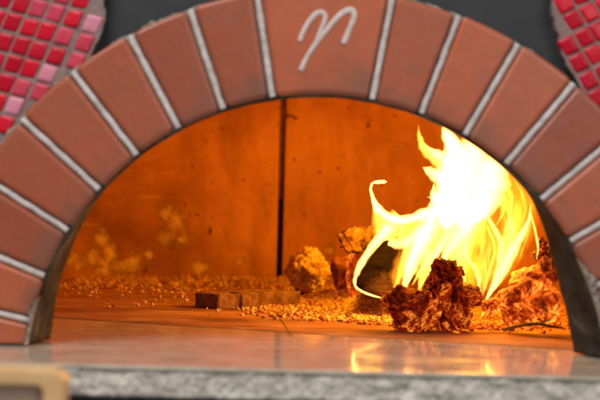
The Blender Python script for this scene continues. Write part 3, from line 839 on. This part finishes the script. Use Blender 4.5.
# twig
pp = catmull([(503, 330, 1.4), (512, 327.5, 1.8), (524, 325, 1.9), (538, 324, 1.7), (549, 326, 1.5), (562, 328, 1.2)], 5)
tw = empty('twig', on_floor(505, 331, FZ), 'thin crooked dry twig lying in front of the right-hand embers', 'twig')
bm = tube_bm([at(a, b, 1.625+.002*math.sin(i)) for i, (a, b, w) in enumerate(pp)], [w*1.2e-3 for a, b, w in pp], 8, 1.0)
for v in bm.verts: v.co.z = max(v.co.z, FZ+.0004)
mesh_obj('stem', bm, M['twig'], tw, True)
bm = tube_bm([at(538, 324, 1.625), at(545, 321, 1.63), at(551, 320, 1.632)], [.0015, .001, .0005], 6)
mesh_obj('side_shoot', bm, M['twig'], tw, True)

# ash crumbs (nobody could count them)
def crumbs(name, label, spots, n, seed, mat, rmin, rmax, heap=None, lift=0.0):
    rr = random.Random(seed); bm = bmesh.new()
    protos = []
    for k in range(8):
        b = lump_bm((0, 0, 0), (1, .85, .7), seed+k*3.3, 1, .95, 1.6); b.verts.ensure_lookup_table()
        protos.append(([v.co.copy() for v in b.verts], [[v.index for v in f.verts] for f in b.faces])); b.free()
    verts, faces = [], []
    for _ in range(n):
        sp = rr.choices(spots, [q[4] for q in spots])[0]
        px, py = rr.gauss(sp[0], sp[2]), rr.gauss(sp[1], sp[3])
        if py < 262 or py > 334 or (py-333 > (px-500)*.06): continue
        if noise.noise(Vector((px*.07, py*.2, seed))) < rr.uniform(-.5, .15): continue
        w = on_floor(px, py, FZ)
        if (w.x-AX)**2+(w.y-CY)**2 > (CR-.01)**2: continue
        if sp[5]: w.z += heap(w) if heap else 0
        r = rmin+(rmax-rmin)*rr.random()**5
        w.z += lift*rr.random()**2
        if w.z-FZ < .001 and rr.random() < .25: r *= .6
        vs, fs = rr.choice(protos); R = Matrix.Rotation(rr.uniform(0, 6.28), 3, 'Z') @ Matrix.Rotation(rr.uniform(0, 6.28), 3, 'X')
        o = len(verts); w.z += r*.35
        for v in vs:
            q = R @ v*r+w; q.z = max(q.z, FZ+.0003); verts.append(q)
        faces += [[o+i for i in f] for f in fs]
    if heap:   # the bed they lie on
        NX_, NY_ = 90, 60; base = len(verts)
        for i in range(NX_+1):
            for j in range(NY_+1):
                x = heap.x0+(heap.x1-heap.x0)*i/NX_; y = heap.y0+(heap.y1-heap.y0)*j/NY_
                h = heap(Vector((x, y, 0)))
                verts.append(Vector((x, y, FZ-.004+h+(.003*noise.noise(Vector((x*120, y*120, 1))) if h > .002 else 0))))
        for i in range(NX_):
            for j in range(NY_):
                q = base+i*(NY_+1)+j; faces.append([q, q+NY_+1, q+NY_+2, q+1])
    me = bpy.data.meshes.new(name); me.from_pydata([tuple(v) for v in verts], [], faces); me.materials.append(mat); me.materials.append(M['burnt']); nf = 0
    for q_, p_ in enumerate(me.polygons):
        p_.use_smooth = q_ % 3 == 0 or bool(heap)
        if mat is M['ash'] and (p_.vertices[0]//97) % 5 == 0: p_.material_index = 1
    o = bpy.data.objects.new(name, me); COL.objects.link(o); tag(o, label, None, None, 'stuff'); o['category'] = 'ash'; return o
class Heap:
    def __init__(s, bumps, x0, x1, y0, y1): s.b = bumps; s.x0, s.x1, s.y0, s.y1 = x0, x1, y0, y1
    def __call__(s, w):
        h = 0
        for (cx_, cy_, rx, ry, hh) in s.b: h = max(h, hh*math.exp(-((w.x-cx_)/rx)**2-((w.y-cy_)/ry)**2))
        e = min((w.x-s.x0), (s.x1-w.x), (w.y-s.y0), (s.y1-w.y))
        return max(0, h-.0015)*max(0, min(1, e/.02))
k1, k2, k3, k4 = on_floor(345, 302), on_floor(385, 310), on_floor(335, 290), on_floor(395, 292)
hp = Heap([(k1.x, k1.y, .06, .05, .018), (k2.x, k2.y, .06, .06, .026), (k3.x, k3.y, .07, .08, .030), (k4.x, k4.y, .08, .1, .035)], -.02, .30, .22, .95)
crumbs('ash_heap', 'bright crumbly heap of ash and embers between the firebricks and the fire',
       [(345, 308, 26, 6, 5, 1), (330, 300, 22, 7, 5, 1), (375, 312, 22, 6, 6, 1), (360, 297, 20, 9, 5, 1), (285, 308, 18, 3, 1.6, 1), (395, 305, 20, 10, 3, 1), (310, 288, 22, 6, 2, 1), (300, 311, 34, 6, 2, 1), (420, 322, 26, 5, .5, 1), (330, 313, 45, 8, .7, 1)], 60000, 3, M['ash'], .0005, .0046, hp)
q1, q2 = on_floor(530, 318), on_floor(548, 300)
hp2 = Heap([(q1.x, q1.y, .05, .03, .012), (q2.x, q2.y+.02, .06, .08, .03)], .16, .42, .17, .5)
crumbs('ember_crumbs', 'dark and glowing crumbs under the right-hand ember pile',
       [(520, 324, 28, 4, 4, 1), (545, 318, 16, 6, 3, 1), (485, 325, 14, 4, 1.5, 1), (540, 300, 14, 8, 2, 1), (440, 330, 30, 3, .8, 1)], 4500, 8, M['burnt'], .0007, .0048, hp2)
crumbs('ash_dust', 'thin line of ash grit along the foot of the back wall',
       [(150, 283, 60, 3, 4, 0), (240, 281, 40, 3, 3, 0), (200, 292, 70, 9, 1.6, 0), (420, 283, 60, 4, 1, 0), (270, 280, 20, 3, 2, 0), (100, 284, 40, 3, 2, 0)], 16000, 21, M['ash'], .0004, .0040, None, .006)
# bits that stick up over the pile beside the arch foot
for i, (px, py, r) in enumerate(((541, 243, 5), (546, 252, 6), (552, 262, 5), (538, 256, 5))):
    chunk('ember_chip', ['thin dark chip at the very top of the pile beside the arch', 'ragged chip just below the topmost chip beside the arch', 'dark chip touching the right lining of the arch', 'flaky chip left of the ragged chips beside the arch'][i], 'ember', at(px, py, 1.73), (r*.0012, .008, r*.0015), 60+i, M['burnt'], 4, .5, 2, .1, .4, (i, i*.7, 0), 'dark chips heaped beside the arch foot', bottom=FZ)

# ------------------------------------------------------------------ flames
fire = empty('fire', at(455, 300, 1.74), 'tall bright white and yellow wood fire rising at the right of the oven mouth', 'fire')
T = lambda *a, **k: tongue(*a, **k)
def tongue(pts, s, mat, depth=6.0, n=6, s1=None, seg=14, tip=.05):
    """pts (px,py,half width px); depth: max half thickness (px) of the sheet"""
    pp = catmull(pts, n); m = len(pp)
    P, Rr, Dd = [], [], []
    T.k = getattr(T, 'k', 0)+1
    for i, (a, b, w) in enumerate(pp):
        t_ = i/(m-1); e_ = min(1, 3*t_, 3*(1-t_)+.3)*min(1, .35+w/6)
        a += 1.0*e_*noise.noise(Vector((i*.22, T.k*3.1, 0))); b += .6*e_*noise.noise(Vector((i*.22, T.k*3.1, 9)))
        if w > 2.6: w *= 1.22
        w *= 1+.28*noise.noise(Vector((i*.30, T.k*5.3, 4)))+.03*noise.noise(Vector((i*.8, T.k*5.3, 7))); ss = s if s1 is None else s+(s1-s)*t_
        ss += .004*math.sin(t_*7+a*.05)
        w = max(w, .12)
        P.append(at(a, b, ss)); Rr.append(w*ss/F); Dd.append(min(w*.9+.4, depth)*ss/F if w > .4 else .3*ss/F)
    bm = tube_bm(P, Rr, 20, 1, depth=Dd, pw=3.0)
    o = mesh_obj('flame_tongue', bm, M[mat], fire, True)
    return o
# --- core
T([(470, 232, .5), (467, 222, 10), (466, 208, 20), (466, 190, 25), (469, 172, 23), (473, 152, 17), (477, 130, 8), (480, 105, .3)], 1.76, 'fl_core', 7)
T([(446, 232, .5), (447, 218, 9), (449, 200, 14), (452, 180, 16), (455, 160, 12), (452, 142, 8), (444, 124, .3)], 1.75, 'fl_core', 7)
T([(474, 226, .4), (484, 208, 10), (490, 190, 15), (495, 172, 13), (499, 150, 8), (506, 118, .4)], 1.735, 'fl_core', 6)
# licks rising out of the wood into the core
T([(402, 291, 2), (407, 280, 3.6), (414, 262, 6), (422, 244, 8), (431, 226, 9), (439, 206, 10), (446, 184, .5)], 1.765, 'fl_core', 4)
T([(394, 288, 2), (401, 274, 4.0), (408, 254, 5), (417, 236, 6), (428, 218, 7), (438, 200, .5)], 1.79, 'fl_lick', 6)
T([(419, 290, 2), (423, 277, 4), (428, 260, 6), (436, 242, 8), (444, 224, 9), (450, 204, 9), (455, 186, .4)], 1.755, 'fl_lick', 7)
T([(426, 287, 1.2), (430, 272, 2.2), (437, 254, 3), (445, 240, 4.4), (453, 226, 6), (460, 210, 6), (466, 195, .4)], 1.73, 'fl_core', 3)
T([(438, 284, 3), (446, 255, 4), (455, 240, 6), (464, 228, 9), (470, 214, 10), (475, 198, .5)], 1.74, 'fl_core', 4)
T([(451, 278, 3), (456, 256, 7), (462, 238, 8), (468, 222, 10), (472, 205, .5)], 1.755, 'fl_lick', 7)
T([(463, 282, 3), (464, 262, 5), (468, 236, 8), (475, 220, 9), (482, 204, .5)], 1.765, 'fl_lick', 6)
T([(406, 272, 2), (415, 250, 5), (424, 236, 6), (430, 222, 5), (434, 208, .5)], 1.80, 'fl_core', 3)
# top hooks
T([(452, 170, 8), (442, 162, 8), (433, 156, 6.5), (425, 149, 4.4), (420.5, 140, 2.9), (418.5, 132, 1.8), (419, 124, .2)], 1.74, 'fl_mid', 5)
T([(454, 164, 8), (444, 158, 6), (435, 153, 4), (428, 148, 1.8), (424, 143, .4)], 1.738, 'fl_core', 4)
T([(456, 150, 8), (450, 141, 6), (445, 132, 4), (442, 122, .2)], 1.745, 'fl_core', 5)
T([(452, 188, 9), (442, 179, 8), (433, 173, 5.5), (427, 169.5, 3.4), (423, 167.5, .3)], 1.735, 'fl_core', 4)
T([(444, 212, 7), (437, 202, 5), (433.5, 192, 3), (434, 183, .4)], 1.735, 'fl_core', 4)
T([(436, 212, 2), (430, 206, 1.2), (432, 199, .9), (427, 197, .2)], 1.73, 'fl_thin', 2)
# left wing with its curl
T([(438, 212, 6), (426, 213, 5), (414, 218, 4.6), (403, 220, 4), (393, 219, 4.2), (384, 214.5, 4.2), (377, 207, 3.8), (372.8, 198, 2.6), (371, 190, 1.8), (371.4, 185, 1.6), (374, 182.8, 1.6), (379, 182, 2.4), (384, 181.8, 2.2), (387, 181.8, .3)], 1.84, 'fl_thin', 3)
T([(374, 200, .5), (378, 213, 6), (384, 226, 11), (386, 238, 9), (378, 250, .5)], 1.845, 'fl_mid', 3)
T([(388, 212, .5), (396, 222, 8), (402, 232, 10), (402, 242, .5)], 1.85, 'fl_lick', 4)
T([(400, 216, 8), (391, 225, 10), (384, 234, 8), (378, 242, 5), (371, 250, .5)], 1.85, 'fl_mid', 4)
T([(420, 214, 5), (410, 226, 10), (398, 234, 10), (388, 240, 5), (380, 246, .5)], 1.86, 'fl_veil', 8)
T([(390, 226, 5), (377, 241, 4.4), (366, 256, 3.6), (358, 270, 3.0), (354.5, 280, 2.0), (356, 287, 1.6), (364, 292.5, 1.5), (374, 296, 1.4), (386, 299, .3)], 1.815, 'fl_thin', 2)
# flames over the dark log
T([(424, 230, 7), (413, 239, 6), (402, 243.5, 5), (392, 243.5, 4.4), (388, 245, .5)], 1.80, 'fl_core', 3)
T([(424, 240, 8), (417, 256, 7), (410, 270, 5), (402, 284, .5)], 1.80, 'fl_lick', 4)
T([(426, 212, 4), (418, 224, 6), (410, 237, 5), (403, 250, .4)], 1.79, 'fl_mid', 3)
T([(412, 286, .4), (417, 277, 2.4), (424, 267, 3.4), (433, 255, 4), (443, 246, 3)], 1.715, 'fl_mid', 4)
# --- right-hand veils
T([(486, 302, .5), (493, 280, 8), (500, 255, 16), (506, 230, 25), (508, 205, 32), (506, 180, 32), (498, 155, 24), (490, 125, .5)], 1.78, 'fl_veil', 8)
T([(500, 285, .5), (514, 255, 9), (523, 225, 14), (524, 195, 16), (518, 165, 13), (510, 135, .5)], 1.76, 'fl_veil', 5)
T([(472, 292, .5), (472, 266, 10), (473, 242, 15), (477, 220, 16), (486, 198, 12), (494, 175, .5)], 1.77, 'fl_veil', 8)
T([(480, 298, .5), (485, 276, 8), (488, 255, 12), (486, 235, 12), (482, 208, .5)], 1.76, 'fl_lick', 2)
T([(496, 280, .5), (505, 252, 7), (512, 228, 10), (512, 205, 9), (506, 185, .5)], 1.74, 'fl_lick', 1.6)
# --- right-hand filaments
T([(485, 302, .8), (492, 290, 2.4), (500, 277, 3.8), (508, 261, 5), (516, 245, 4.6), (523.5, 232, 3.0), (529, 219, 1.8), (531, 204, .3)], 1.70, 'fl_thin', 2.0)
T([(500, 272, 1), (507, 253, 5.6), (510, 238, 6.4), (511, 226, 5), (509, 212, .5)], 1.715, 'fl_mid', 4)
T([(486, 299, .7), (494, 281, 2.4), (500, 262, 3.0), (501, 244, 3.0), (495.5, 230, 2.6), (488, 219, 2.4), (482.5, 206, 2.2), (480, 192, .5)], 1.705, 'fl_thin', 1.1)
T([(483, 296, .5), (488, 276, 2.4), (493.5, 258, 1.8), (494, 244, 1.6), (489.5, 232, 1.6), (484, 220, .4)], 1.715, 'fl_mid', 2)
T([(478, 295, .7), (479, 281, 2.6), (476, 270, 2.7), (469.5, 261, 2.4), (465, 251, 2), (464, 238, .5)], 1.70, 'fl_thin', 1.0)
T([(536.8, 260, .3), (538, 247, 1.6), (536, 234, 1.8), (533, 222, 1.2), (530, 208, .2)], 1.72, 'fl_thin', .8)
T([(519, 262, .3), (523.5, 247, 1.2), (528.5, 232, 1.4), (532, 216, .3)], 1.71, 'fl_mid', 1.2)
T([(496, 226, .4), (503, 212, 2.6), (503, 198, 2.6), (497, 184, .4)], 1.715, 'fl_mid', 2)
T([(508, 238, .4), (510, 220, 2.4), (507, 204, 2.6), (501, 186, .5)], 1.725, 'fl_mid', 1.6)
T([(522, 228, .3), (525, 210, 2), (522, 194, 2), (513, 176, .3)], 1.72, 'fl_mid', 1.0)
T([(487, 306, .5), (484.5, 312, 1.6), (480, 319, .5)], 1.69, 'fl_mid', 1.5)

T([(398, 290, 3), (398, 280, 7), (402, 268, 9), (410, 250, 9), (420, 234, .5)], 1.80, 'fl_veil', 9)
T([(469, 296, 3), (470, 284, 8), (468, 265, 13), (466, 240, 12), (468, 220, .5)], 1.79, 'fl_veil', 9)
T([(394, 224, 4), (388, 232, 9), (384, 240, 8), (376, 250, .5)], 1.86, 'fl_veil', 8)
